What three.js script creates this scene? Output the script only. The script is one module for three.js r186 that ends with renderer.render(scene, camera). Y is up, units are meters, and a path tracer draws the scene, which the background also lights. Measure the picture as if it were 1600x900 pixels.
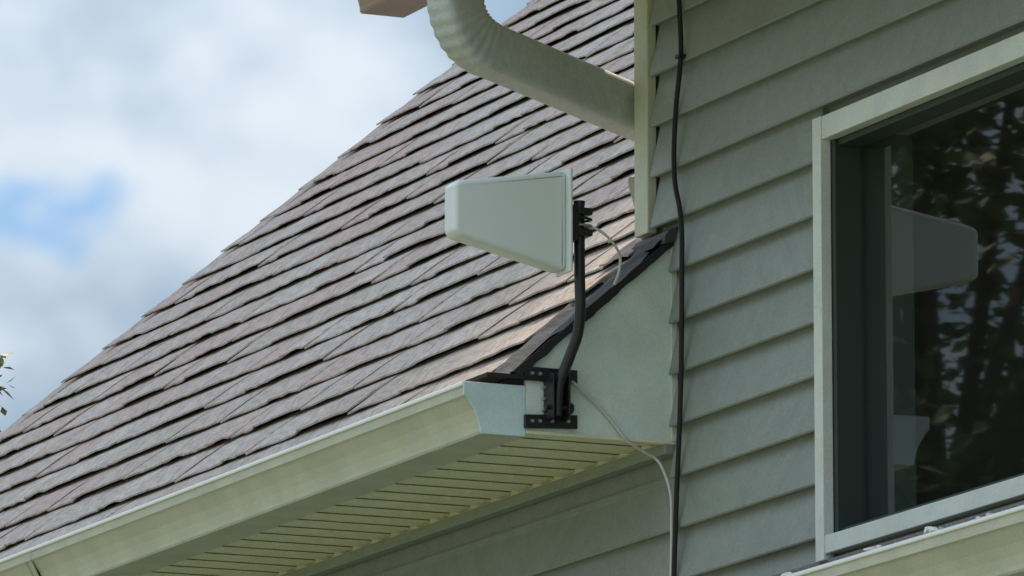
import * as THREE from 'three';
import { mergeGeometries } from 'three/addons/utils/BufferGeometryUtils.js';
import { RoundedBoxGeometry } from 'three/addons/geometries/RoundedBoxGeometry.js';

// ------------------------------------------------------------------ camera, sky, sun, exposure
const scene = new THREE.Scene();
const camera = new THREE.PerspectiveCamera(4.585, 16 / 9, 0.5, 900);
camera.position.set(12.3174, 1.6, 5.9477);
camera.lookAt(-0.0812, 4.17, 0.3112);
const renderer = new THREE.WebGLRenderer({ antialias: true });
renderer.setSize(1024, 576);
renderer.toneMapping = THREE.LinearToneMapping;
renderer.toneMappingExposure = 1.3;
renderer.shadowMap.enabled = true;
renderer.shadowMap.type = THREE.PCFSoftShadowMap;

let seed = 7;
const rnd = () => { seed |= 0; seed = seed + 0x6D2B79F5 | 0; let t = Math.imul(seed ^ seed >>> 15, 1 | seed); t = t + Math.imul(t ^ t >>> 7, 61 | t) ^ t; return ((t ^ t >>> 14) >>> 0) / 4294967296; };
const rr = (a, b) => a + (b - a) * rnd();
const PERM = (() => { const s = seed; seed = 1234; const p = new Float32Array(65536); for (let i = 0; i < 65536; i++) p[i] = rnd(); seed = s; return p; })();
function hash3(x, y, z) { return PERM[(Math.imul(x, 73856093) ^ Math.imul(y, 19349663) ^ Math.imul(z, 83492791)) >>> 3 & 65535]; }
function vnoise(x, y, z) {
  const xi = Math.floor(x), yi = Math.floor(y), zi = Math.floor(z);
  let u = x - xi, v = y - yi, w = z - zi;
  u = u * u * (3 - 2 * u); v = v * v * (3 - 2 * v); w = w * w * (3 - 2 * w);
  const L = (a, b, t) => a + (b - a) * t;
  return L(L(L(hash3(xi, yi, zi), hash3(xi + 1, yi, zi), u), L(hash3(xi, yi + 1, zi), hash3(xi + 1, yi + 1, zi), u), v),
    L(L(hash3(xi, yi, zi + 1), hash3(xi + 1, yi, zi + 1), u), L(hash3(xi, yi + 1, zi + 1), hash3(xi + 1, yi + 1, zi + 1), u), v), w);
}
function fbm(x, y, z, n) { let a = 0.5, s = 0, t = 0; for (let i = 0; i < n; i++) { s += a * vnoise(x, y, z); t += a; a *= 0.55; x = x * 2.03 + 11.3; y = y * 2.03 + 5.7; z = z * 2.03 + 3.1; } return s / t; }
const sstep = (a, b, x) => { const t = Math.min(1, Math.max(0, (x - a) / (b - a))); return t * t * (3 - 2 * t); };

{ // broken cloud with a few blue gaps, brighter towards the zenith as cloudy skies are
  const W = 4096, H = 2048, d = new Float32Array(W * H * 4);
  const cs = new Float32Array(W), sn = new Float32Array(W);
  for (let i = 0; i < W; i++) { const a = ((i + 0.5) / W - 0.5) * 2 * Math.PI; cs[i] = Math.cos(a); sn[i] = Math.sin(a); }
  const gap = [[-0.9176, 0.1957, -0.3462, 0.0078, 0.0050], [-0.62, 0.52, 0.59, 0.1, 0.05], [0.55, 0.45, 0.7, 0.09, 0.05], [0.3, 0.5, -0.81, 0.1, 0.05]];
  for (let j = 0; j < H; j++) {
    const el = ((j + 0.5) / H - 0.5) * Math.PI, sy = Math.sin(el), cy = Math.cos(el);
    for (let i = 0; i < W; i++) {
      const k = (j * W + i) * 4;
      let r = 0.5, g = 0.56, b = 0.6;
      if (el > -0.01) {
        const x = cs[i] * cy, z = sn[i] * cy;
        const n = fbm(x * 19 + 40, sy * 27 + 9, z * 19 + 3, 6), m = fbm(x * 44 + 8, sy * 60, z * 44 + 70, 6);
        let cover = sstep(0.17, 0.31, n);
        for (const [gx, gy, gz, ra, rb] of gap) {
          const dx = x - gx, dy = sy - gy, dz = z - gz, hz = Math.hypot(dx, dz);
          const q = (hz / ra) * (hz / ra) + (dy / rb) * (dy / rb);
          if (q < 12) { const w = fbm(x * 75 + 3, sy * 100, z * 75, 5); cover *= 1 - (1 - sstep(0.1, 2.6, q * 0.7 + 5.5 * (w - 0.42))); }
        }
        const t = sstep(0.34, 0.66, 0.5 * n + 0.5 * m);
        const lift = 0.66 + 1.5 * sy;
        const cr = 0.28 + 0.34 * t, cg = 0.39 + 0.295 * t, cb = 0.51 + 0.245 * t;
        r = (0.12 + (cr - 0.12) * cover) * lift; g = (0.36 + (cg - 0.36) * cover) * lift; b = (0.7 + (cb - 0.7) * cover) * lift;
      }
      d[k] = r; d[k + 1] = g; d[k + 2] = b; d[k + 3] = 1;
    }
  }
  const t = new THREE.DataTexture(d, W, H, THREE.RGBAFormat, THREE.FloatType);
  t.mapping = THREE.EquirectangularReflectionMapping; t.magFilter = t.minFilter = THREE.LinearFilter; t.needsUpdate = true;
  scene.background = t; scene.environment = t;
}
const sun = new THREE.DirectionalLight(0xffead2, 4.2);
sun.position.set(-10.8, 28.2, -12); sun.target.position.set(0, 3, 0);
sun.castShadow = true; sun.shadow.radius = 3; sun.shadow.mapSize.set(2048, 2048);
Object.assign(sun.shadow.camera, { left: -14, right: 14, top: 14, bottom: -14, near: 1, far: 70 });
scene.add(sun, sun.target);

// ------------------------------------------------------------------ textures and materials
function noiseTex(size, fn, srgb) {
  const d = new Uint8Array(size * size * 4);
  for (let j = 0; j < size; j++) for (let i = 0; i < size; i++) {
    const c = fn(i / size, j / size), k = (j * size + i) * 4;
    for (let q = 0; q < 3; q++) d[k + q] = Math.max(0, Math.min(255, c[q] * 255)); d[k + 3] = 255;
  }
  const t = new THREE.DataTexture(d, size, size); t.wrapS = t.wrapT = THREE.RepeatWrapping; t.magFilter = THREE.LinearFilter; t.minFilter = THREE.LinearMipmapLinearFilter; t.generateMipmaps = true;
  if (srgb) t.colorSpace = THREE.SRGBColorSpace; t.needsUpdate = true; return t;
}
const tile = (u, v, f, n, o) => { // periodic in u and v
  const a = u * 2 * Math.PI, b = v * 2 * Math.PI; return fbm(Math.cos(a) * f + o, Math.sin(a) * f + Math.cos(b) * f + 9, Math.sin(b) * f + o * 2, n);
};
const granule = noiseTex(512, (u, v) => { const g = 0.8 + 0.3 * rnd() * rnd() + 0.5 * (tile(u, v, 9, 4, 3) - 0.5) + (rnd() < 0.05 ? -0.22 : 0); const w = 0.03 * (tile(u, v, 3, 2, 30) - 0.5); const c = Math.min(1, Math.max(0, g)); return [Math.min(1, c + w), c, Math.max(0, c - w)]; }, true);
const granuleBump = noiseTex(256, () => { const g = rnd(); return [g, g, g]; });
const grainTex = noiseTex(512, (u, v) => { const g = 0.95 + 0.1 * (tile(u, v, 5, 4, 1) - 0.5) + 0.1 * (rnd() - 0.5) + 0.06 * (tile(u, v, 22, 2, 8) - 0.5); const c = Math.min(1, g); return [c, c, c]; }, true);
const streakTex = noiseTex(512, (u, v) => { const g = 0.95 + 0.12 * (tile(u, v, 2.5, 3, 13) - 0.5) + 0.07 * (rnd() - 0.5); const c = Math.min(1, g), w = 0.05 * (tile(u, v, 4, 3, 44) - 0.5); return [Math.min(1, c + w), c, c - w]; }, true);
const bumpTex = noiseTex(512, (u, v) => { const g = 0.5 + 0.7 * (tile(u, v, 14, 3, 21) - 0.5) + 0.15 * (rnd() - 0.5); const c = Math.max(0, Math.min(1, g)); return [c, c, c]; });
const lin = (r, g, b) => new THREE.Color().setRGB(r, g, b);
function mat(c, rough, o = {}) { return new THREE.MeshStandardMaterial({ color: lin(...c), roughness: rough, ...o }); }
const M = {
  siding: [0, 1, 2].map((i) => mat([0.28 + 0.012 * i, 0.315 + 0.01 * i, 0.28 + 0.014 * i], 0.55, { map: grainTex, bumpMap: bumpTex, bumpScale: 0.0005 })),
  white: mat([0.72, 0.75, 0.68], 0.5, { map: streakTex }),
  panel: mat([0.74, 0.84, 0.78], 0.55, { map: streakTex }),
  cream: mat([0.62, 0.64, 0.5], 0.5, { map: streakTex }),
  gutter: mat([0.58, 0.575, 0.44], 0.42, { map: streakTex }),
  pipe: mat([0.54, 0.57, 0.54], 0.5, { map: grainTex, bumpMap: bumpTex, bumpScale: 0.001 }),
  cap: mat([0.68, 0.82, 0.84], 0.45, { map: streakTex }),
  lip: mat([0.8, 0.82, 0.78], 0.3),  // paler than the gutter metal; light caught by the lips is coloured in
  soffit: mat([0.84, 0.81, 0.58], 0.55, { map: grainTex }),
  frame: mat([0.72, 0.77, 0.7], 0.4, { map: streakTex }),
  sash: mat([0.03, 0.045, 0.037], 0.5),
  black: mat([0.012, 0.012, 0.012], 0.38),
  blackRough: mat([0.016, 0.016, 0.017], 0.8),
  bolt: mat([0.45, 0.45, 0.43], 0.35, { metalness: 0.8 }),
  membrane: mat([0.055, 0.056, 0.06], 0.7, { map: streakTex,  bumpMap: bumpTex, bumpScale: 0.002 }),
  deck: mat([0.03, 0.027, 0.024], 0.9),
  shell: mat([0.72, 0.77, 0.75], 0.4),
  coax: mat([0.6, 0.6, 0.55], 0.5),
  interior: mat([0.2, 0.21, 0.19], 0.9),
  debris: mat([0.75, 0.72, 0.66], 0.7),
  lawn: mat([0.205, 0.22, 0.13], 0.95, { map: grainTex }),
  bark: mat([0.1, 0.075, 0.055], 0.95, { bumpMap: bumpTex, bumpScale: 0.02 }),
  glass: new THREE.MeshPhysicalMaterial({ color: 0xffffff, roughness: 0.015, transmission: 1, thickness: 0, ior: 1.62 }),
};
const tones = [[0.53, 0.445, 0.395], [0.51, 0.415, 0.365], [0.56, 0.485, 0.435], [0.53, 0.405, 0.36], [0.50, 0.435, 0.37]];
const shingleMats = tones.map((c) => [mat(c, 0.9, { map: granule, bumpMap: granuleBump, bumpScale: 0.0012 })]).map(([m]) => [m, m]);

// ------------------------------------------------------------------ helpers
const names = new Map();
function numbered(n) { const k = names.get(n) ?? 0; names.set(n, k + 1); return k ? n + '_' + String(k).padStart(3, '0') : n; }
function shadows(o) { o.castShadow = o.receiveShadow = true; return o; }
function obj(name, geos, m, parent) {
  const list = (Array.isArray(geos) ? geos : [geos]).map((g) => g.index ? g.toNonIndexed() : g);
  for (const g of list) for (const a of Object.keys(g.attributes)) if (!['position', 'normal', 'uv'].includes(a)) g.deleteAttribute(a);
  const o = shadows(new THREE.Mesh(list.length > 1 ? mergeGeometries(list) : list[0], m));
  o.name = parent && parent !== scene ? name : numbered(name); (parent ?? scene).add(o); return o;
}
function grp(name, parent, pos) { const g = new THREE.Group(); g.name = parent ? name : numbered(name); if (pos) g.position.set(...pos); (parent ?? scene).add(g); return g; }
function tag(o, label, category, group) { o.userData.label = label; o.userData.category = category; if (group) o.userData.group = group; return o; }
function boxUV(g, k = 1) { // uv in metres from the larger faces
  const p = g.attributes.position, n = g.attributes.normal, uv = new Float32Array(p.count * 2);
  for (let i = 0; i < p.count; i++) {
    const ax = Math.abs(n.getX(i)), ay = Math.abs(n.getY(i)), az = Math.abs(n.getZ(i));
    const [a, b] = ax > ay && ax > az ? [p.getZ(i), p.getY(i)] : ay > az ? [p.getX(i), p.getZ(i)] : [p.getX(i), p.getY(i)];
    uv[i * 2] = a * k; uv[i * 2 + 1] = b * k;
  }
  g.setAttribute('uv', new THREE.BufferAttribute(uv, 2)); return g;
}
function bx(x0, x1, y0, y1, z0, z1, r = 0) {
  let g = r ? new RoundedBoxGeometry(x1 - x0, y1 - y0, z1 - z0, 2, r) : new THREE.BoxGeometry(x1 - x0, y1 - y0, z1 - z0);
  g = g.index ? g.toNonIndexed() : g;
  g.translate((x0 + x1) / 2, (y0 + y1) / 2, (z0 + z1) / 2); return boxUV(g);
}
// a profile of [z, y] points pushed along x
function prism(pts, x0, x1, bevel = 0) {
  const s = new THREE.Shape(pts.map(([z, y]) => new THREE.Vector2(-z, y)));
  const g = new THREE.ExtrudeGeometry(s, { depth: x1 - x0 - 2 * bevel, bevelEnabled: bevel > 0, bevelSize: bevel, bevelThickness: bevel, bevelOffset: -bevel, bevelSegments: 2 });
  g.rotateY(Math.PI / 2); g.translate(x0 + bevel, 0, 0); return boxUV(g.index ? g.toNonIndexed() : g);
}
// a profile of [x, y] points pushed along z
function prismZ(pts, z0, z1) {
  const g = new THREE.ExtrudeGeometry(new THREE.Shape(pts.map(([x, y]) => new THREE.Vector2(x, y))), { depth: z1 - z0, bevelEnabled: false });
  g.translate(0, 0, z0); return boxUV(g.index ? g.toNonIndexed() : g);
}
function tube(pts, r, n = 60, seg = 10) { return new THREE.TubeGeometry(new THREE.CatmullRomCurve3(pts.map((p) => new THREE.Vector3(...p)), false, 'centripetal'), n, r, seg, false).toNonIndexed(); }
function cyl(a, b, r0, r1 = r0, seg = 14) {
  const A = new THREE.Vector3(...a), B = new THREE.Vector3(...b), g = new THREE.CylinderGeometry(r1, r0, A.distanceTo(B), seg);
  g.applyQuaternion(new THREE.Quaternion().setFromUnitVectors(new THREE.Vector3(0, 1, 0), B.clone().sub(A).normalize()));
  g.translate((a[0] + b[0]) / 2, (a[1] + b[1]) / 2, (a[2] + b[2]) / 2); return g.toNonIndexed();
}

// ------------------------------------------------------------------ ground
{
  const g = new THREE.PlaneGeometry(700, 700); g.rotateX(-Math.PI / 2); boxUV(g, 0.25);
  const o = obj('ground', g, M.lawn); o.userData.kind = 'structure';
}

// ------------------------------------------------------------------ house
const XL = -4.8, XC = -0.1603, XR = 3.2;            // far gable end, dormer corner, right end
const house = tag(grp('house'), 'house with olive grey lap siding, steep shingled roof and dormer wall', 'house');
const pitch = 40.5 * Math.PI / 180, A = [XC, 4.2972, 0];   // shingle surface meets the wall plane at A
const roofY = (z, off = 0) => A[1] - z * Math.tan(pitch) + off / Math.cos(pitch);
const WIN = { x0: 0.634, x1: 2.35, y0: 3.568, y1: 4.3885 };

{ // walls: backing with thickness, then one part per siding board
  const wall = grp('wall', house);
  obj('wall_core', [
    bx(XL, WIN.x0 + 0.02, 0, 3.87, -0.16, -0.012), bx(WIN.x0 + 0.02, WIN.x1 - 0.02, 0, WIN.y0 + 0.02, -0.16, -0.012), bx(WIN.x1 - 0.02, XR, 0, 5.0, -0.16, -0.012),
    bx(XC + 0.005, WIN.x0 + 0.02, 3.87, 5.0, -0.16, -0.012), bx(WIN.x0 + 0.02, WIN.x1 - 0.02, WIN.y1 - 0.02, 5.0, -0.16, -0.012),
    bx(XC + 0.005, XC + 0.15, 3.87, 5.9, -3.4, -0.16), bx(XL, XL + 0.15, 0, 3.9, -6, -0.16), bx(XR - 0.15, XR, 0, 5.9, -6, -0.16), bx(XL + 0.15, XR - 0.15, 0, 3.9, -6.15, -6),
  ], M.siding[0], wall);
  const E = 0.1009, y00 = 3.7031;
  // board: bottom edge kicks out, a rolled lower lip turns back under
  const board = (x0, x1, y) => prism([[-0.012, y + E + 0.012], [-0.001, y + E + 0.012], [0.0005, y + E - 0.004], [0.0205, y + 0.009], [0.0222, y + 0.0015], [0.0195, y - 0.0012], [-0.004, y + 0.004], [-0.012, y + 0.004]], x0, x1);
  for (let k = -9; k <= 12; k++) {
    const y = y00 + k * E, y1 = y + E;
    const spans = [];
    const left = y1 <= 3.86 ? XL : y < 3.88 ? XL : y1 < 4.3 ? 0.0125 : XC + 0.092;
    const inWin = y1 > WIN.y0 && y < WIN.y1 - 0.004;
    if (y1 < 3.5) { spans.push([left, XR]); }
    else if (inWin) { spans.push([left, WIN.x0 - 0.002], [WIN.x1 + 0.002, XR]); }
    else spans.push([left, XR]);
    for (const [a, b] of spans) {
      // the course that meets the soffit is cut round the eave
      if (y < 3.86 && y1 > 3.862 && a === XL) {
        obj('siding_board', board(0.012, b, y), M.siding[(k + 30) % 3], wall);
        continue;
      }
      if (y1 > 4.25 && y < 4.29 && a < 0.05) { obj('siding_board', board(y < 4.25 ? 0.0125 : XC + 0.092, b, y), M.siding[(k + 30) % 3], wall); continue; }
      obj('siding_board', board(a, b, y), M.siding[(k + 30) % 3], wall);
    }
  }
  // lower boards cover what lies below the picture
  obj('siding_board', bx(XL, XR, 0.3, y00 - 9 * E, -0.012, 0.004), M.siding[1], wall);
}
{ // corner board of the dormer, soffit frieze strip
  obj('corner_board', [bx(XC + 0.02, XC + 0.08, 4.302, 5.0, 0.001, 0.022, 0.003)], M.cream, house);
  obj('corner_return', [bx(XC - 0.002, XC + 0.0155, 4.3, 5.0, -0.085, 0.004, 0.002)], M.cream, house);
  obj('frieze_board', [bx(XL, 0.004, 3.853, 3.875, 0.0, 0.026, 0.002)], M.siding[0], house);
}
{ // end panel that closes the eave box, with its channel at the wall
  obj('end_panel', prism([[0.0, 3.8795], [0.226, 3.8795], [0.226, roofY(0.226, -0.022)], [0.0, roofY(0.0, -0.022)]], -0.012, 0.0), M.panel, house);
  obj('fascia_end', prism([[0.2275, 3.8795], [0.3205, 3.8795], [0.3205, 3.992], [0.2275, roofY(0.2275, -0.022)]], -0.012, 0.0025), M.panel, house);
  obj('end_channel', bx(0.0005, 0.0105, 3.8775, 4.262, 0.0005, 0.015, 0.002), M.white, house);
  obj('bottom_channel', bx(-0.012, 0.006, 3.872, 3.879, 0.0, 0.3205, 0.0015), M.soffit, house);
  obj('fascia_board', bx(XL - 0.1, -0.0125, 3.8805, 3.985, 0.3, 0.3205), M.cream, house);
}
{ // soffit: one part for each four-inch plank
  const sf = grp('soffit', house);
  const plank = (() => {
    return prismZ([[0.034, 3.8845], [0.0405, 3.8806], [0.05, 3.8797], [0.084, 3.8797], [0.0935, 3.8806], [0.1, 3.8845], [0.099, 3.8852], [0.093, 3.8818], [0.0838, 3.8809], [0.0502, 3.8809], [0.041, 3.8818], [0.035, 3.8852]], 0.018, 0.306);
  })();
  for (let i = 0; i < 46; i++) { const o = shadows(new THREE.Mesh(plank, M.soffit)); o.name = 'soffit_plank'; o.position.x = -0.118 - i * 0.1016; sf.add(o); }
  obj('soffit_backing', bx(XL, -0.0125, 3.8868, 3.8884, 0.0178, 0.3062), M.soffit, sf);
  obj('soffit_channel', [bx(XL, -0.0125, 3.876, 3.8925, 0.3065, 0.32, 0.002)], M.soffit, sf);
  obj('soffit_channel', [bx(XL, -0.0125, 3.8755, 3.8925, 0.0005, 0.0175, 0.002)], M.soffit, sf);
}

// ---- lower roof: deck, individual shingles, bare membrane strip in front of the dormer
const EXPO = 0.1468, COS = Math.cos(pitch), SIN = Math.sin(pitch);
const shingleVariants = [];
{
  const widths = [0.13, 0.165, 0.2, 0.235, 0.27, 0.32];
  const LEN = EXPO + 0.035;
  for (let i = 0; i < 18; i++) {
    const w = widths[i % 6], thick = i < 6 ? 0.013 : i < 12 ? 0.0155 : 0.018;
    const nx = 4, top = [], g = [];
    const jag = Array.from({ length: nx + 1 }, () => rr(-0.0035, 0.0025)), th = Array.from({ length: nx + 1 }, () => thick + rr(-0.0018, 0.0022));
    const P = [], UV = [], grpTop = [], grpButt = [];
    const uo = rnd(), vo = rnd(), K = 1.6, SK = rr(-0.008, 0.008);
    const quad = (list, a, b, c, d) => { for (const q of [a, b, c, a, c, d]) list.push(q); };
    const lip = [], lowr = [], mid = [], back = [], roofIn = [], floorIn = [];
    for (let k = 0; k <= nx; k++) {
      const x = -0.0008 + (w + 0.0016) * k / nx;
      lowr.push([x, th[k], jag[k] - 0.002]);                              // butt, local z points down the slope
      lip.push([x, th[k] - 0.0034, jag[k]]);
      mid.push([x + SK * 0.4, th[k] * 0.72 + rr(-0.0006, 0.0006), -LEN * 0.45]);
      back.push([x + SK, 0.0015, -LEN]);
      roofIn.push([x, th[k] * 0.72 - 0.0035, jag[k] - 0.07]);            // the shingle stands off the course below it
      floorIn.push([x, -0.001, jag[k] - 0.072]);
    }
    for (let k = 0; k < nx; k++) {
      quad(grpTop, lowr[k], lowr[k + 1], mid[k + 1], mid[k]); quad(grpTop, mid[k], mid[k + 1], back[k + 1], back[k]);
      quad(grpTop, lip[k], lip[k + 1], lowr[k + 1], lowr[k]);
      quad(grpButt, roofIn[k], roofIn[k + 1], lip[k + 1], lip[k]); quad(grpButt, floorIn[k], floorIn[k + 1], roofIn[k + 1], roofIn[k]);
    }
    for (const k of [0, nx]) { // side cuts
      const s = [roofIn[k], lip[k], lowr[k], mid[k], back[k], floorIn[k]];
      for (let q = 1; q < 5; q++) k ? grpTop.push(s[0], s[q + 1], s[q]) : grpTop.push(s[0], s[q], s[q + 1]);
    }
    const all = [...grpTop, ...grpButt];
    for (const p of all) { P.push(...p); UV.push(p[0] * K + uo, p[2] * K + vo); }
    const geo = new THREE.BufferGeometry();
    geo.setAttribute('position', new THREE.Float32BufferAttribute(P, 3)); geo.setAttribute('uv', new THREE.Float32BufferAttribute(UV, 2));
    geo.computeVertexNormals(); geo.addGroup(0, grpTop.length, 0); geo.addGroup(grpTop.length, grpButt.length, 1);
    shingleVariants.push({ w, geo });
  }
}
const lowerRoof = grp('roof', house);
{
  const off = -0.0135, top = 4.6;
  const deckPoint = (s, o) => [-(s * COS) + o * SIN, A[1] + s * SIN + o * COS];   // [z, y]
  const s0 = -0.49;
  obj('roof_deck', prism([deckPoint(s0, off), deckPoint(s0, off - 0.03), deckPoint(0, off - 0.03), deckPoint(0, off)], XL - 0.168, -0.006), M.deck, lowerRoof);
  obj('roof_deck', prism([deckPoint(0, off), deckPoint(0, off - 0.03), deckPoint(top, off - 0.03), deckPoint(top, off)], XL - 0.168, XC - 0.004), M.deck, lowerRoof);
  const [rz, ry] = deckPoint(top, off);
  obj('roof_deck', prism([[rz - 0.001, ry], [rz - 0.001, ry - 0.04], [rz - 2.9, ry - 2.45], [rz - 2.9, ry - 2.41]], XL - 0.13, XR), M.deck, lowerRoof);
  obj('gable_wall', prism([[-0.16, 3.9], [-0.16, roofY(-0.16, -0.06)], [rz, ry - 0.06], [-6, 3.9]], XL, XL + 0.15), M.siding[1], house);
  obj('rake_strip', prism([deckPoint(s0, off + 0.0125), deckPoint(s0, off + 0.0005), deckPoint(top, off + 0.0005), deckPoint(top, off + 0.0125)], -4.972, -4.88), shingleMats[1][0], lowerRoof);
  // shingles
  const bySize = shingleVariants, far = [[], []];
  let count = 0;
  const courses = 34;
  for (let c = 0; c < courses; c++) {
    const s = -0.499 + c * EXPO;
    const endL = -4.965 - 0.012 * (s - 0.6) - rr(0, 0.003);
    let x = s < -0.02 ? XC + rr(0.02, 0.05) : XC - 0.018;
    let prev = -1, bundle = Math.floor(rnd() * 4);
    while (x > endL) {
      let i; do { i = Math.floor(rnd() * 18); } while (Math.floor(i / 6) === prev && rnd() < 0.75);
      prev = Math.floor(i / 6);
      const v = bySize[i];
      let w = v.w, sx = 1;
      if (x - w < endL + 0.07) { sx = (x - endL) / w + 0.0001; w *= sx; }
      if (c === 0) { /* starter course */ }
      const xa = x - w, q = rnd();
      let tone = q < 0.34 ? 0 : q < 0.55 ? 1 : q < 0.7 ? 4 : q < 0.82 ? 3 : 2;
      if (xa < -3.2 && q > 0.45 && q < 0.75) tone = 3;
      const [z, y] = deckPoint(s + rr(-0.003, 0.003), off + 0.001);
      const seen = xa < -0.05 - 1.5 * (s - 0.12) && xa > -2.75 - (s + 0.5) * 2.3 && s < 3.05;
      const o = shadows(new THREE.Mesh(v.geo, shingleMats[tone]));
      o.position.set(xa, y, z); o.rotation.set(pitch + rr(-0.004, 0.004), rr(-0.006, 0.006), 0); o.scale.x = sx;
      if (seen && count < 300) { o.name = 'shingle'; lowerRoof.add(o); count++; }
      else { o.updateMatrix(); far[0].push(o); }
      x = xa;
    }
  }
  console.log('shingles', count, far[0].length);
  // the rest, out of the picture or behind the dormer
  const gt = [], gb = [];
  for (const o of far[0]) {
    const g = o.geometry, n = g.groups[0].count;
    const cut = (a, b) => { const h = new THREE.BufferGeometry(); for (const k of ['position', 'normal', 'uv']) { const at = g.attributes[k]; h.setAttribute(k, new THREE.BufferAttribute(at.array.slice(a * at.itemSize, b * at.itemSize), at.itemSize)); } return h.applyMatrix4(o.matrix); };
    gt.push(cut(0, n)); gb.push(cut(n, g.attributes.position.count));
  }
  const a = mergeGeometries(gt), b = mergeGeometries(gb), m = mergeGeometries([a, b], true);
  const o = shadows(new THREE.Mesh(m, shingleMats[0])); o.name = 'shingles'; o.userData.kind = 'stuff'; lowerRoof.add(o);

  // dark membrane left bare in front of the dormer wall, wrinkled
  const nx = 26, nz = 44, P = [], UV = [], I = [];
  const mp = (i, j) => {
    const x = XC - 0.02 + (0.186) * i / nx, s = -0.468 + (0.475) * j / nz;
    const w = 0.010 * (fbm(x * 22, s * 7, 4, 3) - 0.5) * 2 + 0.006 * Math.sin((x * 60 + s * 16) + 3 * fbm(x * 6, s * 6, 9, 2));
    const [z, y] = deckPoint(s, -0.008 + w);
    return [x, y, z];
  };
  for (let j = 0; j <= nz; j++) for (let i = 0; i <= nx; i++) { P.push(...mp(i, j)); UV.push(i / nx * 0.2, j / nz * 0.5); }
  for (let j = 0; j < nz; j++) for (let i = 0; i < nx; i++) { const q = j * (nx + 1) + i; I.push(q, q + 1, q + nx + 2, q, q + nx + 2, q + nx + 1); }
  const g = new THREE.BufferGeometry(); g.setAttribute('position', new THREE.Float32BufferAttribute(P, 3)); g.setAttribute('uv', new THREE.Float32BufferAttribute(UV, 2)); g.setIndex(I); g.computeVertexNormals();
  obj('membrane', [g], M.membrane, lowerRoof);
  {
    const up = [], dn = [];
    for (let k = 0; k <= 40; k++) { const t = -0.468 + 0.468 * k / 40; up.push(deckPoint(t, -0.006 + 0.006 * (fbm(t * 30, 1, 1, 3) - 0.5))); dn.push(deckPoint(t + 0.008, -0.018 - 0.009 * fbm(t * 45, 5, 2, 3))); }
    obj('drip_edge', prism([...up, ...dn.reverse()], -0.002, 0.0125), M.blackRough, lowerRoof);
  }
  obj('drip_edge', [bx(-0.1, 0.012, 3.976, 3.984, 0.318, 0.405)], M.blackRough, lowerRoof);
  obj('wall_flashing', [prism([[0.004, 4.27], [0.034, 4.262], [0.031, 4.279], [0.0235, 4.289], [0.004, 4.298]], XC + 0.03, 0.02)], M.membrane, lowerRoof);
}

{ // eave of the dormer roof, above
  const ue = grp('upper_eave', house);
  obj('upper_soffit', bx(-0.33, XR + 0.2, 4.818, 4.83, -0.005, 0.405), M.soffit, ue);
  obj('upper_fascia', bx(-0.335, XR + 0.2, 4.812, 5.0, 0.4055, 0.424), M.cream, ue);
  obj('upper_roof', prism([[0.46, 4.99], [0.46, 5.02], [-2.6, 5.8], [-2.6, 5.77]], -0.35, XR + 0.3), M.deck, ue);
}

{ // window and the dim room behind it
  const w = grp('window', house);
  const { x0, x1, y0, y1 } = WIN, f = 0.044, zf = 0.022;
  obj('window_frame', [bx(x0, x0 + 0.034, y0 - 0.012, y1, 0.002, zf + 0.002, 0.002), bx(x0 + 0.034, x1 - f, y1 - f, y1, -0.004, zf - 0.001, 0.002), bx(x0 + 0.034, x1 - f, y0, y0 + 0.034, -0.004, zf - 0.001, 0.002), bx(x1 - f, x1, y0, y1, -0.004, zf, 0.002)], M.frame, w);
  const a0 = x0 + 0.034, a1 = x1 - f, b0 = y0 + 0.034, b1 = y1 - f, sw = 0.016;
  obj('sash', [bx(a0, a0 + sw, b0, b1, -0.056, 0.0015), bx(a0 + sw, a1 - sw, b1 - 0.012, b1, -0.056, -0.005), bx(a0 + sw, a1 - sw, b0, b0 + 0.012, -0.056, -0.005), bx(a1 - sw, a1, b0, b1, -0.056, 0.0015)], M.sash, w);
  const p = new THREE.PlaneGeometry(a1 - a0 - 2 * sw + 0.004, b1 - b0 - 0.022); p.translate((a0 + a1) / 2, (b0 + b1) / 2, -0.05);
  obj('pane', p, M.glass, w);
  obj('dark_reveal_cover', [bx(x0 + 0.0205, x0 + 0.032, y0 + 0.021, y1 - 0.021, -0.17, -0.0575)], mat([0.07, 0.1, 0.088], 0.6), w);  // dark cover added over the window reveal to make it darker
  obj('room_wall', [bx(0.05, 0.1, 2.6, 4.78, -3.6, -0.165), bx(2.95, 3.0, 2.6, 4.78, -3.6, -0.165), bx(0.1, 2.95, 2.6, 4.78, -3.65, -3.6), bx(0.1, 2.95, 2.55, 2.6, -3.6, -0.165), bx(0.1, 2.95, 4.75, 4.8, -3.6, -0.165)], M.interior, house);
}

// ---- porch roof under the window
{
  const pr = grp('porch_roof', house);
  obj('porch_deck', prism([[0.225, 3.447], [0.225, 3.437], [0.013, 3.52], [0.013, 3.545]], 0.34, XR + 0.5), M.deck, pr);
  obj('porch_flashing', [prism([[0.2, 3.4645], [0.012, 3.5455], [0.012, 3.558], [0.016, 3.558], [0.017, 3.551], [0.2, 3.468]], 0.34, XR + 0.5)], mat([0.2, 0.19, 0.19], 0.35, { metalness: 0.3, bumpMap: bumpTex, bumpScale: 0.004 }), pr);
  obj('porch_fascia', bx(0.34, XR + 0.5, 3.3, 3.436, 0.15, 0.172), M.cream, pr);
}

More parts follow.
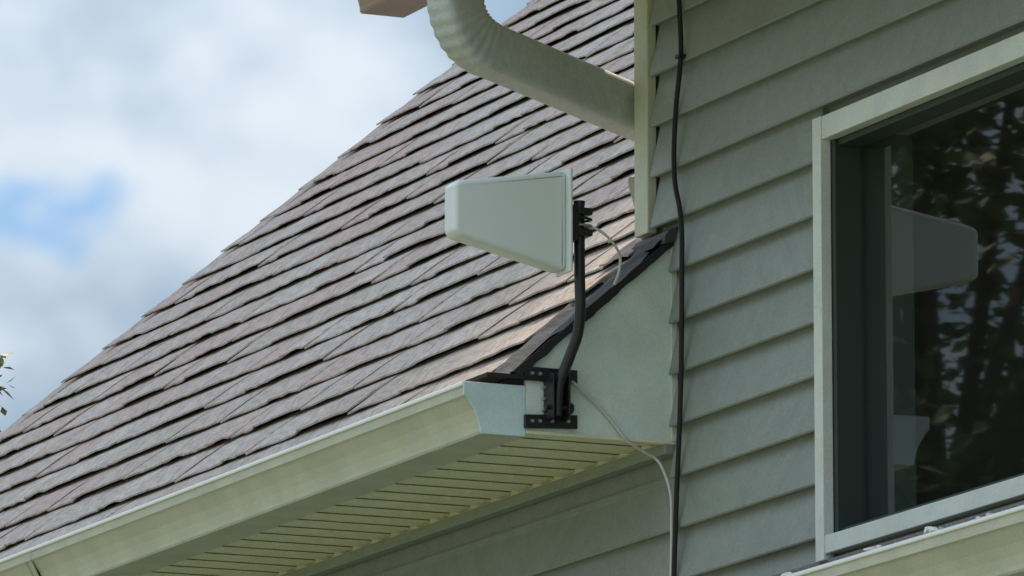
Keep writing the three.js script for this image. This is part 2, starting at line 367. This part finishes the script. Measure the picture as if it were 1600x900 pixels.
// ------------------------------------------------------------------ gutters
// K-style trough; z0 = back, y1 = top of the front lip
function gutter(z0, y1, xa, xb, label, capAt, metal = M.gutter) {
  const g = tag(grp('rain_gutter', null, [(xa + xb) / 2, y1 - 0.1, z0]), label, 'gutter', 'rain gutters along the eaves');
  const L = (xb - xa) / 2;
  const out = [[0, 0.098], [0, 0], [0.091, 0], [0.094, 0.004], [0.0945, 0.012], [0.099, 0.028], [0.107, 0.046], [0.1155, 0.059], [0.12, 0.066], [0.1225, 0.069], [0.1275, 0.072], [0.1275, 0.0925]];
  const t = 0.0018, inn = out.map(([z, y], i) => [Math.max(t, z - t), Math.max(t, y)]).reverse();
  inn[inn.length - 1] = [t, 0.098]; 
  obj('trough', prism([...out, ...inn], -L, L), metal, g);
  obj('front_lip', [prism([[0.1245, 0.0905], [0.1305, 0.0905], [0.1315, 0.093], [0.1305, 0.0975], [0.127, 0.0995], [0.114, 0.0995], [0.114, 0.0975], [0.1245, 0.0965]], -L, L)], M.lip, g);
  for (const s of capAt) {
    const c = [...out.slice(0, -1), [0.1285, 0.072], [0.1285, 0.0985], [0, 0.0985]].map(([z, y]) => [z, y]);
    obj('end_cap', prism(c, s > 0 ? L : -L - 0.004, s > 0 ? L + 0.004 : -L, 0.001), M.cap, g);
  }
  for (let x = -L + 0.3; x < L; x += 0.75) obj('hanger', bx(x - 0.012, x + 0.012, 0.084, 0.088, 0.002, 0.122), M.bolt, g);
  return g;
}
const mainGutter = gutter(0.3212, 3.9665, XL - 0.1, -0.002, 'cream gutter along the eave of the shingled roof, pale end cap beside antenna bracket', [1, -1]);
obj('seam_band', [prism([[0.0905, -0.001], [0.0955, 0.003], [0.1, 0.028], [0.108, 0.046], [0.1165, 0.059], [0.1235, 0.069], [0.1285, 0.0715], [0.1285, 0.092], [0.127, 0.092], [0.1265, 0.073], [0.09, 0.003]], 0.095, 0.125)], M.gutter, mainGutter);
gutter(0.4245, 4.848, -0.345, XR + 0.2, 'brown gutter on the upper eave above the curved downspout', [-1], mat([0.36, 0.25, 0.19], 0.45, { map: streakTex }));
gutter(0.1725, 3.4585, 0.34, XR + 0.5, 'gutter on the low roof below the window, its lip coloured bright as if catching light', [-1, 1]);

{ // debris lying behind the lip of the low gutter: each a small curled scrap
  const make = (i) => {
    const g = new THREE.IcosahedronGeometry(1, 1), p = g.attributes.position;
    for (let k = 0; k < p.count; k++) { const n = 0.6 + 0.8 * fbm(p.getX(k) * 1.3 + i * 7, p.getY(k) * 1.3, p.getZ(k) * 1.3, 2); p.setXYZ(k, p.getX(k) * n, p.getY(k) * n, p.getZ(k) * n); }
    g.computeVertexNormals(); return g;
  };
  const gs = [make(0), make(1), make(2)], spots = [];
  for (let i = 0; i < 15; i++) spots.push(rr(0.95, 1.75));
  spots.forEach((x, i) => {
    const z = rr(0.2, 0.285), o = obj('leaf_scrap', gs[i % 3].clone(), M.debris);
    o.scale.set(rr(0.008, 0.024), rr(0.0035, 0.007), rr(0.004, 0.009)); o.rotation.set(rr(-0.3, 0.3), rr(0, 3), rr(-0.4, 0.4));
    o.position.set(x, 3.4665 + (z < 0.2 ? 0.02 : 0) + rr(-0.002, 0.004), z);
    tag(o, 'small pale dry leaf scrap caught behind the lip of the low gutter', 'leaf scrap', 'leaf scraps in the low gutter');
  });
}

// ------------------------------------------------------------------ downspout
{
  const ds = tag(grp('downspout', null, [-0.045, 4.3, 0.46]), 'pale rectangular downspout with ribbed elbow swinging back to the dormer corner', 'downspout');
  const o = new THREE.Vector3(-0.045, 4.3, 0.46);
  // sweep of a rounded rectangle (half sizes a along b1, b along b2) down a path, with ribs where asked
  function sweep(path, rib) {
    const n = path.length, P = [], UV = [], I = [], M2 = 28;
    let len = 0;
    const side = new THREE.Vector3(0.94, 0, -0.33).normalize();
    for (let i = 0; i < n; i++) {
      const p = path[i], t = path[Math.min(n - 1, i + 1)].clone().sub(path[Math.max(0, i - 1)]).normalize();
      const b2 = new THREE.Vector3().crossVectors(t, side).normalize(), b1 = new THREE.Vector3().crossVectors(b2, t).normalize();
      if (i) len += p.distanceTo(path[i - 1]);
      const k = 1 + rib(i / (n - 1));
      for (let j = 0; j <= M2; j++) {
        const a = j / M2 * 2 * Math.PI, c = Math.cos(a), s = Math.sin(a), e = 0.42;
        const u = Math.sign(c) * Math.pow(Math.abs(c), e) * 0.038 * k, v = Math.sign(s) * Math.pow(Math.abs(s), e) * 0.0495 * k;
        const q = p.clone().addScaledVector(b1, u).addScaledVector(b2, v).sub(o); P.push(q.x, q.y, q.z); UV.push(j / M2 * 0.3, len);
      }
    }
    for (let i = 0; i < n - 1; i++) for (let j = 0; j < M2; j++) { const q = i * (M2 + 1) + j; I.push(q, q + M2 + 1, q + 1, q + 1, q + M2 + 1, q + M2 + 2); }
    const g = new THREE.BufferGeometry(); g.setAttribute('position', new THREE.Float32BufferAttribute(P, 3)); g.setAttribute('uv', new THREE.Float32BufferAttribute(UV, 2)); g.setIndex(I); g.computeVertexNormals(); return g;
  }
  const V = (x, y, z) => new THREE.Vector3(x, y, z);
  const top = V(-0.045, 4.79, 0.452), k1 = V(-0.045, 4.646, 0.445), end = V(-0.256, 4.549, -0.14), k2a = end.clone();
  const bend = (a, k, b, n, r) => { // quadratic bend round k
    const p0 = k.clone().lerp(a, r / k.distanceTo(a)), p1 = k.clone().lerp(b, r / k.distanceTo(b)), out = [];
    for (let i = 0; i <= n; i++) { const t = i / n; out.push(p0.clone().multiplyScalar((1 - t) * (1 - t)).addScaledVector(k, 2 * t * (1 - t)).addScaledVector(p1, t * t)); }
    return out;
  };
  const e1 = bend(top, k1, end, 60, 0.088);
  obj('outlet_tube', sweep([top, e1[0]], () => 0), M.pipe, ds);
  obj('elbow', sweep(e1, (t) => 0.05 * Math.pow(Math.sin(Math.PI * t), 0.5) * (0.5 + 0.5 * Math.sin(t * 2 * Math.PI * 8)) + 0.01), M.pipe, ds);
  const down = V(-0.256, 4.38, -0.14), e2 = bend(e1[60], end, down, 30, 0.06);
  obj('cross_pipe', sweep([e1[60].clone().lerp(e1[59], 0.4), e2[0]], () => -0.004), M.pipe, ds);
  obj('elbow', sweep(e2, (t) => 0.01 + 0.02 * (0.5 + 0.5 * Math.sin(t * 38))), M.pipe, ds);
  const out = V(-0.258, 4.405, -0.05), e3 = bend(e2[30], V(-0.256, 4.44, -0.14), out, 24, 0.04);
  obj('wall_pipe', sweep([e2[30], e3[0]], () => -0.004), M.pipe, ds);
  obj('outlet_shoe', sweep([...e3, out], () => 0.004), M.lip, ds);
}

// ------------------------------------------------------------------ antenna mount and antenna
{
  const m = tag(grp('antenna_mount', null, [0.006, 3.88, 0.27]), 'black J-shaped antenna mast on a bolted bracket fixed to the eave end', 'antenna mount');
  const R = (g) => g.translate(-0.006, -3.88, -0.27);
  const rail = (yl, yr) => { // punched rail following the slight tilt of the bracket
    const s = new THREE.Shape([[-0.3245, yl], [-0.2165, yr], [-0.2165, yr + 0.024], [-0.3245, yl + 0.024]].map(([a, b]) => new THREE.Vector2(a, b)));
    const g = new THREE.ExtrudeGeometry(s, { depth: 0.007, bevelEnabled: true, bevelSize: 0.001, bevelThickness: 0.001, bevelSegments: 1 }); g.rotateY(Math.PI / 2); g.translate(0.004, 0, 0); return g.toNonIndexed();
  };
  const rails = [[3.976, 3.976, 'upper'], [3.883, 3.8885, 'lower']];
  for (const [yl, yr] of rails) {
    const r = obj('rail', R(rail(yl, yr)), M.black, m);
    for (const z of [0.312, 0.296, 0.27, 0.236]) { const y = yl + (yr - yl) * (0.3245 - z) / 0.108 + 0.012; obj('bolt', R(cyl([0.012, y, z], [0.0175, y, z], 0.0042, 0.0034, 6)), M.bolt, r); }
  }
  obj('back_plate', R(bx(0.004, 0.0105, 3.889, 3.99, 0.252, 0.284, 0.0015)), M.black, m);
  obj('cheek', R(bx(0.0105, 0.05, 3.899, 3.985, 0.281, 0.2845, 0.001)), M.black, m);
  obj('cheek', R(bx(0.0105, 0.05, 3.899, 3.985, 0.2475, 0.251, 0.001)), M.black, m);
  for (const y of [3.918, 3.94, 3.962]) obj('bolt', R(cyl([0.0105, y, 0.288], [0.02, y, 0.288], 0.0035, 0.003, 6)), M.bolt, m);
  obj('pivot_bolt', R(mergeGeometries([cyl([0.036, 3.921, 0.24], [0.036, 3.921, 0.294], 0.005), cyl([0.036, 3.921, 0.238], [0.036, 3.921, 0.2475], 0.0105, 0.0105, 6)])), M.black, m);
  obj('mast', R(mergeGeometries([tube([[0.034, 3.905, 0.268], [0.04, 3.966, 0.266], [0.052, 4.015, 0.252], [0.068, 4.06, 0.2415], [0.078, 4.105, 0.2405], [0.08, 4.17, 0.2425], [0.08, 4.312, 0.2432]], 0.0105, 90, 16), cyl([0.08, 4.31, 0.2432], [0.08, 4.3165, 0.2432], 0.0112)])), M.black, m);
}
{
  const a = tag(grp('panel_antenna', null, [0.08, 4.28, 0.27]), 'pale wedge-shaped panel antenna with rounded edges clamped to black mast', 'antenna');
  // wedge outline [z, y]: tall at the mast, short at the nose
  const ol = [[0.277, 4.3625], [0.277, 4.1835], [0.285, 4.1755], [0.503, 4.2255], [0.5135, 4.236], [0.5135, 4.325], [0.503, 4.334], [0.285, 4.3695]];
  const sh = (pts) => { const v = pts.map(([z, y]) => new THREE.Vector2(-z, y)), s = new THREE.Shape(), n = v.length; for (let i = 0; i < n; i++) { const p = v[i], q = v[(i + 1) % n], r = v[(i + n - 1) % n]; const k = 0.35; const a0 = p.clone().lerp(r, Math.min(k, 0.006 / p.distanceTo(r))), a1 = p.clone().lerp(q, Math.min(k, 0.006 / p.distanceTo(q))); i ? s.lineTo(a0.x, a0.y) : s.moveTo(a0.x, a0.y); s.quadraticCurveTo(p.x, p.y, a1.x, a1.y); } return s; };
  const g = new THREE.ExtrudeGeometry(sh(ol), { depth: 0.03, bevelEnabled: true, bevelSize: 0.01, bevelThickness: 0.011, bevelOffset: -0.01, bevelSegments: 6, curveSegments: 6 });
  g.rotateY(Math.PI / 2); g.translate(0.058, 0, 0); const gg = boxUV(g.toNonIndexed()); gg.translate(-0.08, -4.28, -0.27);
  obj('shell', gg, M.shell, a);
  const T = (q) => q.translate(-0.08, -4.28, -0.27);
  obj('back_cover', T(bx(0.0445, 0.1135, 4.172, 4.373, 0.2715, 0.2785, 0.003)), M.shell, a);
  obj('clamp_plate', T(bx(0.06, 0.1, 4.236, 4.305, 0.2525, 0.2712, 0.002)), M.black, a);
  for (const y of [4.288, 4.247]) obj('clamp_jaw', T(bx(0.062, 0.098, y, y + 0.014, 0.222, 0.252, 0.003)), M.black, a);
  const ub = (y) => { const pts = []; for (let i = 0; i <= 16; i++) { const t = i / 16 * Math.PI; pts.push([0.08 + 0.0165 * Math.cos(t), y, 0.238 - 0.0185 * Math.sin(t)]); } return tube([[0.0965, y, 0.262], ...pts, [0.0635, y, 0.262]], 0.0026, 60, 8); };
  obj('u_bolt', T(ub(4.281)), M.black, a);
  obj('u_bolt', T(ub(4.268)), M.bolt, a);
}
// ------------------------------------------------------------------ cables
tag(obj('coaxial_cable', tube([[0.082, 4.262, 0.262], [0.085, 4.268, 0.232], [0.09, 4.262, 0.208], [0.088, 4.24, 0.176], [0.07, 4.215, 0.152], [0.06, 4.19, 0.15], [0.036, 4.17, 0.148]], 0.0028, 60, 8), M.coax), 'short thin white cable looping from the antenna clamp to the roof edge', 'cable');
tag(obj('white_cable', tube([[0.03, 3.975, 0.235], [0.012, 3.96, 0.205], [0.0075, 3.943, 0.178], [0.0085, 3.908, 0.142], [0.009, 3.8745, 0.112], [-0.008, 3.858, 0.07], [-0.015, 3.843, 0.034], [0.01, 3.81, 0.029], [0.03, 3.77, 0.0275], [0.032, 3.7, 0.0265], [0.0277, 3.6, 0.0265], [0.029, 3.3, 0.0265], [0.027, 2.6, 0.0265]], 0.003, 160, 8), M.coax), 'thin white cable curving under the soffit and down the siding', 'cable');
{
  const c = tag(grp('black_cable', null, [0.05, 4.3, 0.02]), 'thick black cable running down the siding beside the eave end', 'cable');
  const g = tube([[0.0750, 5.0015, 0.0285], [0.0785, 4.7390, 0.0285], [0.0859, 4.6231, 0.0285], [0.0630, 4.5215, 0.0285], [0.0530, 4.4269, 0.0285], [0.0580, 4.3715, 0.0285], [0.0780, 4.3195, 0.0285], [0.0865, 4.2715, 0.0285], [0.0860, 4.2015, 0.0285], [0.0845, 4.1015, 0.0285], [0.0795, 3.9825, 0.0285], [0.0700, 3.8715, 0.0285], [0.0606, 3.7861, 0.0285], [0.0520, 3.6915, 0.0285], [0.0455, 3.6015, 0.0285], [0.0440, 3.3015, 0.0285], [0.0440, 2.4015, 0.0285]], 0.005, 240, 10);
  g.translate(-0.05, -4.3, -0.02); obj('sheath', g, M.blackRough, c);
  obj('clip', bx(0.022, 0.0425, 0.316, 0.323, -0.006, 0.0155, 0.001), M.black, c);
}

// ------------------------------------------------------------------ trees
function leafGeo(list) { // each leaf: folded pointed blade of 4 triangles
  const P = [], UV = [];
  const q = new THREE.Quaternion(), e = new THREE.Euler(), v = new THREE.Vector3();
  for (const [x, y, z, s, a, b, c] of list) {
    e.set(a, b, c); q.setFromEuler(e);
    const w = [[0, 0, 0], [0.38, 0.06, 0.42], [0, -0.02, 0.5], [-0.38, 0.06, 0.42], [0, 0.02, 1]].map((p) => v.set(p[0] * s, p[1] * s, p[2] * s).applyQuaternion(q).toArray().map((t, i) => t + [x, y, z][i]));
    for (const [i, j, k] of [[0, 1, 2], [0, 2, 3], [1, 4, 2], [2, 4, 3]]) { P.push(...w[i], ...w[j], ...w[k]); UV.push(0, 0, 1, 0, 0, 1); }
  }
  const g = new THREE.BufferGeometry(); g.setAttribute('position', new THREE.Float32BufferAttribute(P, 3)); g.setAttribute('uv', new THREE.Float32BufferAttribute(UV, 2)); g.computeVertexNormals(); return g;
}
const leafMat = (c) => new THREE.MeshPhysicalMaterial({ color: lin(...c), roughness: 0.55, transmission: 0.3, thickness: 0, side: THREE.DoubleSide });
function tree(pos, h, R, nClump, perClump, leaf, color, label, extra, cy = h * 0.68, ry = h * 0.32) {
  const t = tag(grp('leafy_tree', null, pos), label, 'tree');
  const limbs = [cyl([0, 0, 0], [0.1, h * 0.45, 0.05], 0.2, 0.13), cyl([0.1, h * 0.45, 0.05], [0, h * 0.85, 0], 0.13, 0.03)], leaves = [];
  const clump = (c, r, n) => { for (let k = 0; k < n; k++) { let x, y, z; do { x = rr(-1, 1); y = rr(-1, 1); z = rr(-1, 1); } while (x * x + y * y + z * z > 1); leaves.push([c[0] + x * r, c[1] + y * r * 0.75, c[2] + z * r, leaf * rr(0.65, 1.25), rr(-0.9, 0.9), rr(0, 6.28), rr(-0.9, 0.9)]); } };
  for (let i = 0; i < nClump; i++) {
    const a = rnd() * 6.283, u = rr(-0.9, 1), rad = Math.sqrt(1 - u * u) * R * rr(0.45, 0.92), c = [Math.cos(a) * rad, cy + u * ry * rr(0.6, 1), Math.sin(a) * rad];
    if (i % 3 === 0) limbs.push(cyl([0.05, h * rr(0.3, 0.6), 0], c, 0.05, 0.012, 7));
    clump(c, rr(0.45, 0.8) * R / 3, perClump);
  }
  if (extra) for (const [p0, p1, n, r] of extra) { limbs.push(cyl(p0, p1, 0.03, 0.004, 6)); clump(p1, r, n); }
  obj('trunk', limbs, M.bark, t);
  obj('crown', leafGeo(leaves), leafMat(color), t);
}
tree([-11.8, 0, 6.6], 9.6, 3.6, 190, 215, 0.108, [0.07, 0.12, 0.035], 'broad leafy tree in front of the house, mirrored in the window');
tree([-14.2, 0, 0.4], 8.6, 2.9, 110, 200, 0.062, [0.09, 0.11, 0.045], 'leafy tree beyond the gable end, only a few leaf tips in view',
  [[[0.1, 5.6, -2.2], [0.58, 6.34, -4.05], 9, 0.07], [[0.1, 5.5, -2.2], [0.58, 6.44, -4.05], 9, 0.065], [[0.1, 5.7, -2.2], [0.6, 6.52, -4.04], 8, 0.06], [[0.1, 5.5, -2.2], [0.58, 6.24, -4.06], 2, 0.03]]);
tree([-9.6, 0, -6.5], 19.5, 3.5, 150, 170, 0.2, [0.07, 0.11, 0.04], 'tall unseen tree added behind the house, its crown placed to shade the shingled roof', null, 16.8, 3.0);  // added out of view; crown placed to shade the roof around a sun patch

renderer.render(scene, camera);
